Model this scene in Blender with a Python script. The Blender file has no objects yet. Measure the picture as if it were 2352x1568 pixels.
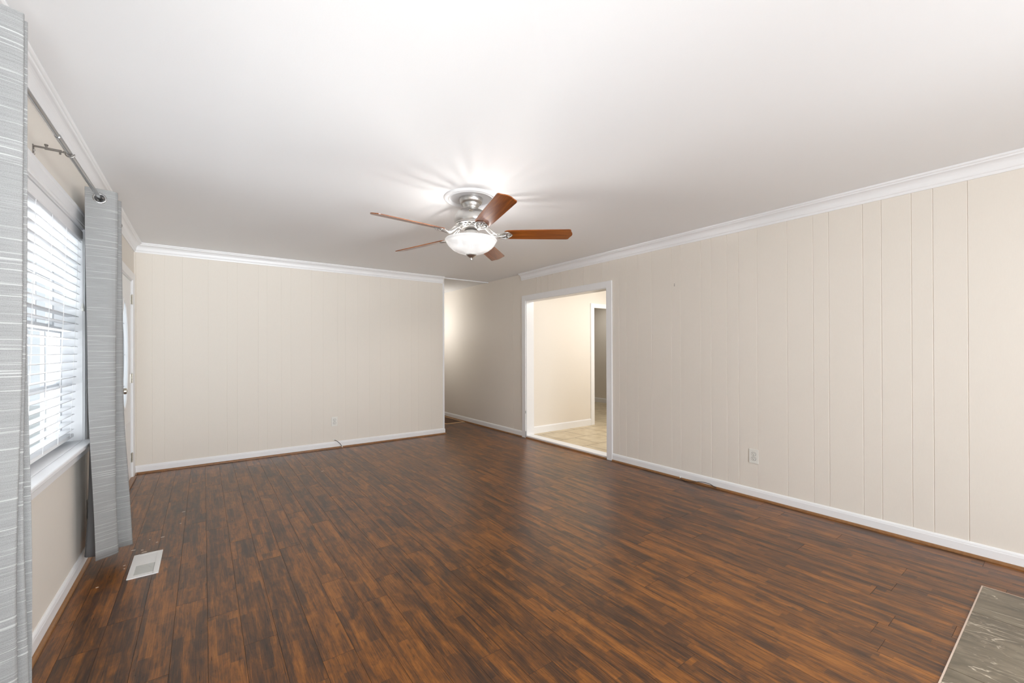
import bpy, bmesh, math, random
from mathutils import Vector, Matrix
random.seed(7)
S = bpy.context.scene
COL = S.collection
PI = math.pi

# ------------------------------------------------------------------ camera
W, D, H = 4.4513, 5.9409, 2.44           # room: right wall x, back wall y, ceiling z
cam_d = bpy.data.cameras.new('camera')
cam = bpy.data.objects.new('camera', cam_d)
COL.objects.link(cam)
yaw, pitch, roll = 0.6321, 0.0029, -0.0033
F = Vector((math.sin(yaw)*math.cos(pitch), math.cos(yaw)*math.cos(pitch), math.sin(pitch)))
R = Vector((math.cos(yaw), -math.sin(yaw), 0)); U = R.cross(F)
R2 = R*math.cos(roll) + U*math.sin(roll); U2 = -R*math.sin(roll) + U*math.cos(roll)
m = Matrix((R2, U2, -F)).transposed().to_4x4()
m.translation = Vector((0.5906, 0, 1.283))
cam.matrix_world = m
cam_d.sensor_fit = 'HORIZONTAL'; cam_d.sensor_width = 36
cam_d.lens = 967.3/2352*36
cam_d.shift_y = (803.46-784)/2352
cam_d.clip_start = 0.02
S.camera = cam

# ------------------------------------------------------------------ world, lights, exposure
wd = bpy.data.worlds.new('overcast_sky'); S.world = wd; wd.use_nodes = True
bgn = wd.node_tree.nodes['Background']
bgn.inputs[0].default_value = (0.87, 0.94, 1.0, 1); bgn.inputs[1].default_value = 0.88

def area(name, loc, size, aim, power, color=(1, 1, 1), portal=False, spread=PI):
    l = bpy.data.lights.new(name, 'AREA'); l.shape = 'RECTANGLE'
    l.size, l.size_y = size; l.energy = power; l.color = color; l.spread = spread
    o = bpy.data.objects.new(name, l); COL.objects.link(o); o.location = loc
    o.rotation_euler = Vector(aim).to_track_quat('-Z', 'Y').to_euler()
    if portal: l.cycles.is_portal = True
    return o
area('window_portal', (-0.17, 2.67, 1.395), (1.86, 1.28), (1, 0, 0), 1, portal=True)
area('rear_fill_light', (1.9, -2.3, 1.15), (1.8, 1.5), (0.05, 1, -0.08), 98, (0.90, 0.955, 1.0))  # main fill added behind the camera; the rear wall has no window
area('rear_fill_narrow', (2.6, -2.3, 1.3), (1.8, 1.6), (-0.12, 1, 0.1), 16, (0.90, 0.955, 1.0), spread=1.7)  # second added fill with a tighter spread; no door is there
area('ceiling_fill_light', (0.95, -2.0, 0.5), (1.3, 0.8), (-0.02, 1, 0.36), 17, (0.92, 0.965, 1.0), spread=0.95)  # added fill tilted up to brighten the ceiling, not a camera flash
area('side_fill_light', (4.3, -0.6, 1.25), (1.4, 1.0), (-1, 0.75, -0.1), 12, (0.90, 0.95, 1.0), spread=1.5)  # unseen fill added to lift the left wall; no window on this side
area('outdoor_fill_light', (-1.1, 2.67, 0.0), (1.6, 2.2), (0.9, 0, 1), 95, (0.92, 0.96, 1.0), spread=2.2)  # fill lamp added outside, aimed up through the blind; no porch is built
area('kitchen_ceiling_light', (5.9, 3.6, 2.40), (1.2, 0.8), (-0.1, 0.35, -1), 54, (1.0, 0.975, 0.94))
area('far_room_light', (7.6, 6.6, 2.40), (0.8, 0.8), (0, 0, -1), 8, (1.0, 0.97, 0.92))
area('hall_room_daylight', (3.64, 7.5, 1.80), (0.35, 0.5), (1, 0, 0), 6.5, (1.0, 0.98, 0.95))
def point(name, loc, power, color, rad):
    l = bpy.data.lights.new(name, 'POINT'); l.energy = power; l.color = color; l.shadow_soft_size = rad
    l.use_nodes = True; nt = l.node_tree
    fo = nt.nodes.new('ShaderNodeLightFalloff'); fo.inputs['Strength'].default_value = 1.0
    nt.links.new(fo.outputs['Linear'], nt.nodes['Emission'].inputs['Strength'])
    o = bpy.data.objects.new(name, l); COL.objects.link(o); o.location = loc
    return o
S.view_settings.view_transform = 'Standard'; S.view_settings.look = 'None'
S.view_settings.gamma = 1; S.view_settings.use_curve_mapping = False
S.view_settings.exposure = 0.30
S.cycles.use_denoising = True
S.cycles.max_bounces = 10; S.cycles.diffuse_bounces = 6; S.cycles.glossy_bounces = 4
S.cycles.transmission_bounces = 8; S.cycles.transparent_max_bounces = 12
S.cycles.caustics_reflective = False; S.cycles.caustics_refractive = False
S.cycles.sample_clamp_indirect = 6

# ------------------------------------------------------------------ materials
def srgb(r, g, b):
    f = lambda c: (c/255/12.92) if c/255 <= 0.04045 else ((c/255+0.055)/1.055)**2.4
    return (f(r), f(g), f(b), 1)
def mat(name, col, rough=0.5, metal=0.0, bump=0, bscale=200, stretch=(1, 1, 1), var=0.0, coat=0, spec=0.5, emit=None):
    mt = bpy.data.materials.new(name); mt.use_nodes = True
    nt = mt.node_tree; b = nt.nodes['Principled BSDF']
    b.inputs['Base Color'].default_value = col; b.inputs['Roughness'].default_value = rough
    b.inputs['Metallic'].default_value = metal; b.inputs['Coat Weight'].default_value = coat
    b.inputs['Specular IOR Level'].default_value = spec
    if emit:
        b.inputs['Emission Color'].default_value = emit[0]; b.inputs['Emission Strength'].default_value = emit[1]
    if bump or var:
        tc = nt.nodes.new('ShaderNodeTexCoord'); mp = nt.nodes.new('ShaderNodeMapping')
        mp.inputs['Scale'].default_value = stretch
        n = nt.nodes.new('ShaderNodeTexNoise'); n.inputs['Scale'].default_value = bscale; n.inputs['Detail'].default_value = 4
        nt.links.new(tc.outputs['Object'], mp.inputs[0]); nt.links.new(mp.outputs[0], n.inputs['Vector'])
        if bump:
            bp = nt.nodes.new('ShaderNodeBump'); bp.inputs['Strength'].default_value = bump; bp.inputs['Distance'].default_value = 0.002
            nt.links.new(n.outputs['Fac'], bp.inputs['Height']); nt.links.new(bp.outputs[0], b.inputs['Normal'])
        if var:
            mx = nt.nodes.new('ShaderNodeMixRGB'); mx.blend_type = 'MULTIPLY'
            mx.inputs[1].default_value = col
            rp = nt.nodes.new('ShaderNodeMapRange'); rp.inputs['To Min'].default_value = 1-var; rp.inputs['To Max'].default_value = 1+var*0.3
            nt.links.new(n.outputs['Fac'], rp.inputs[0]); nt.links.new(rp.outputs[0], mx.inputs[2])
            mx.inputs[0].default_value = 1; nt.links.new(mx.outputs[0], b.inputs['Base Color'])
    return mt
M = {}
M['wall'] = mat('cream_wall_paint', (0.80, 0.75, 0.68, 1), 0.55, bump=0.15, bscale=260, stretch=(1, 1, 0.15), var=0.03, spec=0.3)
M['ceiling'] = mat('white_ceiling_paint', (0.87, 0.875, 0.88, 1), 0.8, bump=0.1, bscale=150, spec=0.2)
M['trim'] = mat('white_gloss_trim', (0.87, 0.875, 0.885, 1), 0.32, bump=0.04, bscale=60)
M['sash'] = mat('white_vinyl_sash', (0.60, 0.61, 0.63, 1), 0.4)
M['slat'] = mat('white_blind_slat', (0.86, 0.86, 0.87, 1), 0.4)
M['cord'] = mat('white_cord', (0.8, 0.8, 0.8, 1), 0.8)
M['shoe'] = mat('brown_shoe_moulding', srgb(150, 105, 62), 0.35, var=0.45, bscale=18, stretch=(3, 3, 3))
M['nickel'] = mat('brushed_nickel', (0.62, 0.61, 0.59, 1), 0.33, 1.0, bump=0.03, bscale=80, stretch=(1, 1, 12))
M['rodmetal'] = mat('pewter_rod', (0.42, 0.42, 0.42, 1), 0.25, 1.0)
M['darkmetal'] = mat('aged_bracket_metal', (0.25, 0.23, 0.21, 1), 0.4, 0.9)
M['chrome'] = mat('satin_hinge_metal', (0.6, 0.57, 0.5, 1), 0.3, 1.0)
M['dark'] = mat('dark_recess', (0.03, 0.03, 0.03, 1), 0.8)
M['plastic'] = mat('ivory_plastic', (0.80, 0.79, 0.74, 1), 0.35)
M['vent'] = mat('white_enamel', (0.82, 0.82, 0.81, 1), 0.35)
M['ventgrey'] = mat('grey_louvre_metal', (0.50, 0.50, 0.47, 1), 0.5)
M['cable'] = mat('black_cable', (0.02, 0.02, 0.022, 1), 0.4)
M['grilleframe'] = mat('pale_wood_frame', srgb(205, 170, 130), 0.5, var=0.2, bscale=30)
M['grillewood'] = mat('dark_wood_louvre', srgb(100, 68, 38), 0.5, var=0.3, bscale=30)
M['grout'] = mat('plank_edge_seam', srgb(62, 42, 30), 0.6)
M['chip'] = mat('pale_paint_chip', (0.75, 0.65, 0.55, 1), 0.7)
M['ground'] = mat('pale_concrete_ground', (0.72, 0.72, 0.70, 1), 0.9, var=0.2, bscale=3)
M['stain'] = mat('scuffed_grey_metal', (0.3, 0.3, 0.32, 1), 0.5, 0.6)

# frosted glass bowl of the fan light (lit lamp) and bulbs
def lampglass():
    mt = bpy.data.materials.new('frosted_glass_bowl'); mt.use_nodes = True
    nt = mt.node_tree; b = nt.nodes['Principled BSDF']; out = nt.nodes['Material Output']
    b.inputs['Roughness'].default_value = 0.25
    tc = nt.nodes.new('ShaderNodeTexCoord'); n = nt.nodes.new('ShaderNodeTexNoise'); n.inputs['Scale'].default_value = 14; n.inputs['Detail'].default_value = 5
    n.inputs['Distortion'].default_value = 1.5
    mr = nt.nodes.new('ShaderNodeMapRange'); mr.inputs['To Min'].default_value = 0.11; mr.inputs['To Max'].default_value = 0.20
    nt.links.new(tc.outputs['Object'], n.inputs['Vector']); nt.links.new(n.outputs['Fac'], mr.inputs[0])
    b.inputs['Base Color'].default_value = (0.62, 0.62, 0.62, 1)
    t = nt.nodes.new('ShaderNodeBsdfTranslucent'); nt.links.new(mr.outputs[0], t.inputs[0])
    ad = nt.nodes.new('ShaderNodeAddShader'); nt.links.new(b.outputs[0], ad.inputs[0]); nt.links.new(t.outputs[0], ad.inputs[1])
    tr = nt.nodes.new('ShaderNodeBsdfTransparent'); mx = nt.nodes.new('ShaderNodeMixShader'); mx.inputs[0].default_value = 0.32
    nt.links.new(ad.outputs[0], mx.inputs[1]); nt.links.new(tr.outputs[0], mx.inputs[2]); nt.links.new(mx.outputs[0], out.inputs[0])
    return mt
M['bowl'] = lampglass()
M['bulb'] = mat('lit_bulb_glass', (0.9, 0.9, 0.9, 1), 0.4, emit=((1, 0.97, 0.94, 1), 0.9))

def winglass():
    mt = bpy.data.materials.new('clear_window_glass'); mt.use_nodes = True
    nt = mt.node_tree; nt.nodes.clear()
    o = nt.nodes.new('ShaderNodeOutputMaterial'); t = nt.nodes.new('ShaderNodeBsdfTransparent')
    g = nt.nodes.new('ShaderNodeBsdfGlossy'); g.inputs['Roughness'].default_value = 0.02
    mx = nt.nodes.new('ShaderNodeMixShader'); mx.inputs[0].default_value = 0.06
    t.inputs[0].default_value = (0.96, 0.97, 0.97, 1)
    nt.links.new(t.outputs[0], mx.inputs[1]); nt.links.new(g.outputs[0], mx.inputs[2]); nt.links.new(mx.outputs[0], o.inputs[0])
    return mt
M['glass'] = winglass()
def frosted():
    mt = bpy.data.materials.new('leaded_frosted_glass'); mt.use_nodes = True
    nt = mt.node_tree; nt.nodes.clear()
    o = nt.nodes.new('ShaderNodeOutputMaterial'); t = nt.nodes.new('ShaderNodeBsdfTranslucent'); t.inputs[0].default_value = (0.9, 0.92, 0.93, 1)
    g = nt.nodes.new('ShaderNodeBsdfTransparent')
    mx = nt.nodes.new('ShaderNodeMixShader'); mx.inputs[0].default_value = 0.3
    nt.links.new(t.outputs[0], mx.inputs[1]); nt.links.new(g.outputs[0], mx.inputs[2]); nt.links.new(mx.outputs[0], o.inputs[0])
    return mt
M['frosted'] = frosted()

class N:   # small node helper
    def __init__(s, mt): s.nt = mt.node_tree
    def add(s, kind, **kw):
        n = s.nt.nodes.new(kind)
        for k, v in kw.items():
            if k.startswith('i_'): n.inputs[k[2:].replace('_', ' ')].default_value = v
            else: setattr(n, k, v)
        return n
    def link(s, a, b): s.nt.links.new(a, b)
    def math(s, op, a, b=None, clamp=False):
        n = s.nt.nodes.new('ShaderNodeMath'); n.operation = op; n.use_clamp = clamp
        for i, v in enumerate((a, b)):
            if v is None: continue
            if isinstance(v, (int, float)): n.inputs[i].default_value = v
            else: s.link(v, n.inputs[i])
        return n.outputs[0]
    def mix(s, fac, a, b, mode='MIX'):
        n = s.nt.nodes.new('ShaderNodeMixRGB'); n.blend_type = mode
        for i, v in enumerate((fac, a, b)):
            if isinstance(v, (int, float, tuple)): n.inputs[i].default_value = v
            else: s.link(v, n.inputs[i])
        return n.outputs[0]
    def ramp(s, fac, stops):
        n = s.nt.nodes.new('ShaderNodeValToRGB'); e = n.color_ramp.elements
        while len(e) < len(stops): e.new(0.5)
        for i, (p, c) in enumerate(stops): e[i].position = p; e[i].color = c if len(c) == 4 else (*c, 1)
        s.link(fac, n.inputs[0]); return n.outputs[0]
    def comb(s, x, y, z):
        n = s.nt.nodes.new('ShaderNodeCombineXYZ')
        for i, v in enumerate((x, y, z)):
            if isinstance(v, (int, float)): n.inputs[i].default_value = v
            else: s.link(v, n.inputs[i])
        return n.outputs[0]
    def noise(s, vec, scale, detail=4, rough=0.55, dist=0):
        n = s.add('ShaderNodeTexNoise'); n.inputs['Scale'].default_value = scale; n.inputs['Detail'].default_value = detail
        n.inputs['Roughness'].default_value = rough; n.inputs['Distortion'].default_value = dist
        s.link(vec, n.inputs['Vector']); return n.outputs['Fac']

def floor_material():
    mt = bpy.data.materials.new('distressed_brown_laminate'); mt.use_nodes = True
    k = N(mt); b = mt.node_tree.nodes['Principled BSDF']
    uv = k.add('ShaderNodeUVMap'); uv.uv_map = 'plank'
    sp = k.add('ShaderNodeSeparateXYZ'); k.link(uv.outputs[0], sp.inputs[0])
    u, v = sp.outputs[0], sp.outputs[1]           # u across plank (m, with a per-plank offset), v along
    at = k.add('ShaderNodeAttribute'); at.attribute_name = 'tone'
    tone = at.outputs['Fac']
    z = k.math('MULTIPLY', tone, 31.7)
    # long streaks, mid blotches, fine grain
    streak = k.noise(k.comb(k.math('MULTIPLY', u, 46), k.math('MULTIPLY', v, 2.6), z), 1.0, 7, 0.68, 0.3)
    blotch = k.noise(k.comb(k.math('MULTIPLY', u, 15), k.math('MULTIPLY', v, 5.0), z), 1.0, 8, 0.72, 0.6)
    knot = k.noise(k.comb(k.math('MULTIPLY', u, 26), k.math('MULTIPLY', v, 11), z), 1.0, 3, 0.5, 0.4)
    grain = k.noise(k.comb(k.math('MULTIPLY', u, 260), k.math('MULTIPLY', v, 9), z), 1.0, 3, 0.6)
    # printed strips inside each plank: a cell grid with its own shade
    cu = k.math('FLOOR', k.math('MULTIPLY', k.math('ADD', u, k.math('MULTIPLY', k.math('SUBTRACT', blotch, 0.5), 0.008)), 23.5))
    cw = k.add('ShaderNodeTexWhiteNoise'); cw.noise_dimensions = '2D'
    k.link(k.comb(cu, z, 0), cw.inputs['Vector'])
    cv = k.math('FLOOR', k.math('ADD', k.math('MULTIPLY', v, 2.9), k.math('MULTIPLY', cw.outputs[0], 7)))
    cell = k.add('ShaderNodeTexWhiteNoise'); cell.noise_dimensions = '3D'
    k.link(k.comb(cu, cv, z), cell.inputs['Vector'])
    cellv = cell.outputs[0]
    s = k.math('ADD', k.math('MULTIPLY', streak, 0.62), k.math('MULTIPLY', blotch, 0.62))
    s = k.math('ADD', s, k.math('MULTIPLY', k.math('SUBTRACT', cellv, 0.5), 0.16))
    s = k.math('ADD', s, k.math('MULTIPLY', k.math('SUBTRACT', grain, 0.5), 0.42))
    s = k.math('ADD', s, k.math('MULTIPLY', k.math('SUBTRACT', tone, 0.5), 0.07))
    c = k.ramp(s, [(0.38, srgb(46, 32, 24)), (0.50, srgb(68, 44, 28)), (0.60, srgb(94, 59, 30)), (0.70, srgb(124, 76, 30)), (0.84, srgb(154, 97, 40))])
    kd = k.ramp(knot, [(0.27, (1, 1, 1)), (0.36, (0, 0, 0))])
    c = k.mix(k.math('MULTIPLY', kd, 0.55), c, srgb(38, 29, 25))
    k.link(c, b.inputs['Base Color'])
    rg = k.add('ShaderNodeMapRange'); rg.inputs['To Min'].default_value = 0.24; rg.inputs['To Max'].default_value = 0.36
    k.link(grain, rg.inputs[0]); k.link(rg.outputs[0], b.inputs['Roughness'])
    bp = k.add('ShaderNodeBump'); bp.inputs['Strength'].default_value = 0.18; bp.inputs['Distance'].default_value = 0.002
    k.link(k.math('ADD', grain, k.math('MULTIPLY', blotch, 0.6)), bp.inputs['Height']); k.link(bp.outputs[0], b.inputs['Normal'])
    b.inputs['Specular IOR Level'].default_value = 0.5
    return mt
M['floor'] = floor_material()

def tile_material():
    mt = bpy.data.materials.new('beige_ceramic_tile'); mt.use_nodes = True
    k = N(mt); b = mt.node_tree.nodes['Principled BSDF']
    g = k.add('ShaderNodeNewGeometry'); sp = k.add('ShaderNodeSeparateXYZ'); k.link(g.outputs['Position'], sp.inputs[0])
    br = k.add('ShaderNodeTexBrick'); br.offset = 0.5; br.squash = 1
    # rows run along x; row edges at y = 3.92 + 0.455 n, joints at x = 4.69 / 4.917
    k.link(k.comb(k.math('SUBTRACT', sp.outputs[0], 4.69-0.455*20), k.math('SUBTRACT', sp.outputs[1], 3.925-0.455*20), 0), br.inputs['Vector'])
    br.inputs['Scale'].default_value = 1; br.inputs['Brick Width'].default_value = 0.455; br.inputs['Row Height'].default_value = 0.455
    br.inputs['Mortar Size'].default_value = 0.007; br.inputs['Mortar Smooth'].default_value = 0.3
    n = k.noise(g.outputs['Position'], 5, 6, 0.6, 0.8)
    c = k.ramp(n, [(0.3, srgb(190, 172, 140)), (0.7, srgb(214, 200, 172))])
    k.link(c, br.inputs['Color1']); k.link(c, br.inputs['Color2']); br.inputs['Mortar'].default_value = srgb(128, 108, 72)
    k.link(br.outputs['Color'], b.inputs['Base Color']); b.inputs['Roughness'].default_value = 0.35
    return mt
M['tile'] = tile_material()

def marble_material():
    mt = bpy.data.materials.new('grey_brown_veined_marble'); mt.use_nodes = True
    k = N(mt); b = mt.node_tree.nodes['Principled BSDF']
    g = k.add('ShaderNodeNewGeometry'); sp = k.add('ShaderNodeSeparateXYZ'); k.link(g.outputs['Position'], sp.inputs[0])
    x, y = sp.outputs[0], sp.outputs[1]
    v = k.comb(k.math('ADD', k.math('MULTIPLY', x, 5), k.math('MULTIPLY', y, 0.6)), k.math('MULTIPLY', y, 1.6), 0)
    base = k.noise(v, 2.2, 8, 0.65, 0.6)
    c = k.ramp(base, [(0.3, srgb(72, 65, 52)), (0.5, srgb(106, 96, 80)), (0.72, srgb(138, 127, 108))])
    w = k.noise(v, 1.3, 4, 0.5, 1.6)
    vein = k.math('ABSOLUTE', k.math('SUBTRACT', w, 0.5))
    vm = k.ramp(vein, [(0.0, (1, 1, 1)), (0.008, (0.6, 0.6, 0.6)), (0.018, (0, 0, 0))])
    msk = k.ramp(k.noise(v, 3.1, 3), [(0.45, (0, 0, 0)), (0.62, (1, 1, 1))])
    c = k.mix(k.mix(1.0, vm, msk, 'MULTIPLY'), c, srgb(205, 192, 172))
    w2 = k.noise(v, 2.9, 3, 0.5, 1.0)
    vm2 = k.ramp(k.math('ABSOLUTE', k.math('SUBTRACT', w2, 0.46)), [(0.0, (1, 1, 1)), (0.007, (0, 0, 0))])
    c = k.mix(k.math('MULTIPLY', vm2, 0.35), c, srgb(195, 180, 160))
    k.link(c, b.inputs['Base Color']); b.inputs['Roughness'].default_value = 0.28
    return mt
M['marble'] = marble_material()

def blade_material():
    mt = bpy.data.materials.new('cherry_oak_blade'); mt.use_nodes = True
    k = N(mt); b = mt.node_tree.nodes['Principled BSDF']
    tc = k.add('ShaderNodeTexCoord'); sp = k.add('ShaderNodeSeparateXYZ'); k.link(tc.outputs['Object'], sp.inputs[0])
    v = k.comb(k.math('MULTIPLY', sp.outputs[0], 2.2), k.math('MULTIPLY', sp.outputs[1], 30), k.math('MULTIPLY', sp.outputs[2], 30))
    n = k.noise(v, 1.6, 5, 0.6, 0.6)
    fine = k.noise(k.comb(k.math('MULTIPLY', sp.outputs[0], 9), k.math('MULTIPLY', sp.outputs[1], 420), 0), 1, 2)
    s = k.math('ADD', n, k.math('MULTIPLY', k.math('SUBTRACT', fine, 0.5), 0.25))
    c = k.ramp(s, [(0.3, srgb(96, 46, 12)), (0.5, srgb(134, 70, 18)), (0.7, srgb(162, 92, 32))])
    k.link(c, b.inputs['Base Color']); b.inputs['Roughness'].default_value = 0.3
    b.inputs['Coat Weight'].default_value = 0.3; b.inputs['Coat Roughness'].default_value = 0.2
    return mt
M['blade'] = blade_material()

def fabric_material():
    mt = bpy.data.materials.new('grey_slub_curtain_fabric'); mt.use_nodes = True
    k = N(mt); nt = mt.node_tree; b = nt.nodes['Principled BSDF']
    uv = k.add('ShaderNodeUVMap'); uv.uv_map = 'cloth'
    sp = k.add('ShaderNodeSeparateXYZ'); k.link(uv.outputs[0], sp.inputs[0]); u, v = sp.outputs[0], sp.outputs[1]
    line = k.noise(k.comb(k.math('MULTIPLY', u, 2.2), k.math('MULTIPLY', v, 170), 0), 1, 1, 0.5)
    lm = k.ramp(line, [(0.60, (0, 0, 0)), (0.69, (1, 1, 1))])
    fine = k.noise(k.comb(k.math('MULTIPLY', u, 10), k.math('MULTIPLY', v, 330), 0), 1, 3, 0.6)
    weave = k.noise(k.comb(k.math('MULTIPLY', u, 500), k.math('MULTIPLY', v, 500), 0), 1, 2, 0.6)
    br = k.math('ADD', k.math('MULTIPLY', fine, 0.34), k.math('MULTIPLY', weave, 0.40))
    c = k.ramp(br, [(0.22, (0.20, 0.20, 0.198)), (0.55, (0.37, 0.37, 0.365))])
    c = k.mix(k.math('MULTIPLY', lm, 0.5), c, (0.62, 0.62, 0.61, 1))
    k.link(c, b.inputs['Base Color']); b.inputs['Roughness'].default_value = 0.9; b.inputs['Specular IOR Level'].default_value = 0.15
    bp = k.add('ShaderNodeBump'); bp.inputs['Strength'].default_value = 0.4; bp.inputs['Distance'].default_value = 0.002
    k.link(k.math('ADD', lm, weave), bp.inputs['Height']); k.link(bp.outputs[0], b.inputs['Normal'])
    return mt
M['fabric'] = fabric_material()
M['lining'] = mat('grey_blackout_lining', (0.14, 0.14, 0.145, 1), 0.85, bump=0.1, bscale=400)

# ------------------------------------------------------------------ mesh helpers
def tag(o, label=None, cat=None, group=None, kind=None):
    if label: o['label'] = label
    if cat: o['category'] = cat
    if group: o['group'] = group
    if kind: o['kind'] = kind
    return o
def empty(name, loc, label=None, cat=None, group=None, kind=None):
    o = bpy.data.objects.new(name, None); COL.objects.link(o); o.location = loc
    o.empty_display_size = 0.1
    return tag(o, label, cat, group, kind)
def obj(name, bm, mt, parent=None, smooth=False, bevel=0):
    """bm in world coordinates; moved into the parent's frame (parents are unrotated here)"""
    off = Vector((0, 0, 0)); p = parent
    while p is not None: off += p.location; p = p.parent
    if off.length: bmesh.ops.translate(bm, verts=bm.verts, vec=-off)
    bmesh.ops.recalc_face_normals(bm, faces=bm.faces)
    me = bpy.data.meshes.new(name); bm.to_mesh(me); bm.free()
    if isinstance(mt, (list, tuple)):
        for q in mt: me.materials.append(q)
    else: me.materials.append(mt)
    o = bpy.data.objects.new(name, me); COL.objects.link(o)
    if parent is not None: o.parent = parent
    if smooth:
        for p in me.polygons: p.use_smooth = True
        es = o.modifiers.new('edges', 'EDGE_SPLIT'); es.split_angle = math.radians(38)
    if bevel:
        bv = o.modifiers.new('bevel', 'BEVEL'); bv.width = bevel; bv.segments = 2; bv.limit_method = 'ANGLE'
    return o
def B(): return bmesh.new()
def box(bm, x0, x1, y0, y1, z0, z1):
    vs = [bm.verts.new((x, y, z)) for x in (x0, x1) for y in (y0, y1) for z in (z0, z1)]
    for f in ((0, 1, 3, 2), (4, 6, 7, 5), (0, 4, 5, 1), (2, 3, 7, 6), (0, 2, 6, 4), (1, 5, 7, 3)):
        bm.faces.new([vs[i] for i in f])
def prism(bm, pts, a, b):
    """pts: 3-D ring; a,b: offset vectors for the two ends"""
    A = [bm.verts.new(Vector(p)+Vector(a)) for p in pts]; Bv = [bm.verts.new(Vector(p)+Vector(b)) for p in pts]
    n = len(pts)
    bm.faces.new(A); bm.faces.new(Bv[::-1])
    for i in range(n): bm.faces.new((A[i], Bv[i], Bv[(i+1) % n], A[(i+1) % n]))
def lathe(bm, prof, c=(0, 0, 0), n=48, axis='Z', closed=False, tilt=None):
    rings = []
    for r, z in prof:
        ring = []
        if r < 1e-6:
            ring = [bm.verts.new((0, 0, z))]*n
        else:
            ring = [bm.verts.new((r*math.cos(2*PI*i/n), r*math.sin(2*PI*i/n), z)) for i in range(n)]
        rings.append(ring)
    new = {v for r_ in rings for v in r_}
    pairs = list(zip(rings, rings[1:])) + ([(rings[-1], rings[0])] if closed else [])
    for a, b in pairs:
        for i in range(n):
            q = []
            for v in (a[i], a[(i+1) % n], b[(i+1) % n], b[i]):
                if v not in q: q.append(v)
            if len(q) >= 3:
                try: bm.faces.new(q)
                except ValueError: pass
    mtx = Matrix.Identity(4)
    if axis == 'X': mtx = Matrix.Rotation(PI/2, 4, 'Y')
    if axis == 'Y': mtx = Matrix.Rotation(-PI/2, 4, 'X')
    if tilt is not None: mtx = tilt
    for v in new: v.co = mtx @ v.co + Vector(c)
def tube(bm, pts, r, n=10, cap=True):
    pts = [Vector(p) for p in pts]; rs = r if isinstance(r, (list, tuple)) else [r]*len(pts)
    rings = []; up = None
    for i, p in enumerate(pts):
        t = (pts[min(i+1, len(pts)-1)]-pts[max(i-1, 0)]).normalized()
        if up is None:
            up = Vector((0, 0, 1)) if abs(t.z) < 0.9 else Vector((1, 0, 0))
        s = t.cross(up).normalized(); up = s.cross(t).normalized()
        rings.append([bm.verts.new(p+rs[i]*(math.cos(2*PI*j/n)*s+math.sin(2*PI*j/n)*up)) for j in range(n)])
    for a, b in zip(rings, rings[1:]):
        for j in range(n): bm.faces.new((a[j], a[(j+1) % n], b[(j+1) % n], b[j]))
    if cap: bm.faces.new(rings[0][::-1]); bm.faces.new(rings[-1])
def spline(pts, n=8):
    P = [Vector(p) for p in pts]; P = [2*P[0]-P[1]]+P+[2*P[-1]-P[-2]]; out = []
    for i in range(1, len(P)-2):
        for k in range(n):
            t = k/n; a, b, c, d = P[i-1:i+3]
            out.append(0.5*((2*b)+(c-a)*t+(2*a-5*b+4*c-d)*t*t+(3*b-a-3*c+d)*t**3))
    out.append(P[-2]); return out

# ------------------------------------------------------------------ grooved panelling
def panel_wall(name, axis, plane, outward, regions, grooves, thick, mt=None, gd=0.003):
    """axis 'Y': wall at x=plane running along y; outward = +1/-1 direction away from the room"""
    bm = B(); gw = 0.0028
    for a0, a1, z0, z1 in regions:
        prof = [(a0, 0.0)]
        for g in sorted(grooves):
            if a0+0.01 < g < a1-0.01: prof += [(g-gw, 0), (g-gw*0.3, gd), (g+gw*0.3, gd), (g+gw, 0)]
        prof += [(a1, 0.0), (a1, thick), (a0, thick)]
        ring = [((plane+outward*d, a, 0) if axis == 'Y' else (a, plane+outward*d, 0)) for a, d in prof]
        prism(bm, ring, (0, 0, z0), (0, 0, z1))
    return tag(obj(name, bm, mt or M['wall']), kind='structure')

WY0, WY1, WZ0, WZ1 = 1.74, 3.602, 0.75, 2.035      # window opening
DY0, DY1, DZ1 = 4.80, 5.757, 2.025                 # front door opening
REAR = -2.4
gl = [-0.2, 0.0, 0.25, 0.42, 0.62, 0.9, 1.1, 1.35, 1.52, 1.72, 1.93, 2.1, 3.668, 3.93, 4.1, 4.3, 4.5, 5.88]
panel_wall('wall_left', 'Y', 0.0, -1, [(REAR, WY0, 0, H), (WY0, WY1, 0, WZ0), (WY0, WY1, WZ1, H), (WY1, DY0, 0, H),
           (DY0, DY1, DZ1, H), (DY1, D+0.13, 0, H)], gl, 0.15)
gb = [0.145, 0.246, 0.402, 0.634, 0.813, 0.911, 1.125, 1.219, 1.375, 1.481, 1.72, 1.86, 2.04, 2.141, 2.30, 2.462, 2.62, 2.76, 2.89, 3.08, 3.19, 3.40]
panel_wall('wall_back', 'X', D, 1, [(0.0, 3.622, 0, H)], gb, 0.12, gd=0.0013)
gr = [-0.4, -0.2, 0.05, 0.44, 0.596, 0.70, 0.857, 0.961, 1.167, 1.27, 1.452, 1.684, 1.84, 1.944, 2.092, 2.195, 2.406, 2.508, 2.746, 2.92, 3.08, 3.18, 3.33,
      3.43, 3.64, 3.74, 3.98, 4.16, 4.32, 4.42, 4.57, 4.67, 4.925, 5.24]
OY0, OY1, OZ = 3.358, 4.922, 2.035                 # doorway to the kitchen
panel_wall('wall_right', 'Y', W, 1, [(REAR, OY0, 0, H), (OY0, OY1, OZ, H), (OY1, 9.6, 0, H)], gr, 0.13)
panel_wall('wall_rear', 'X', REAR, -1, [(0, W, 0, H)], [], 0.12)
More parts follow.
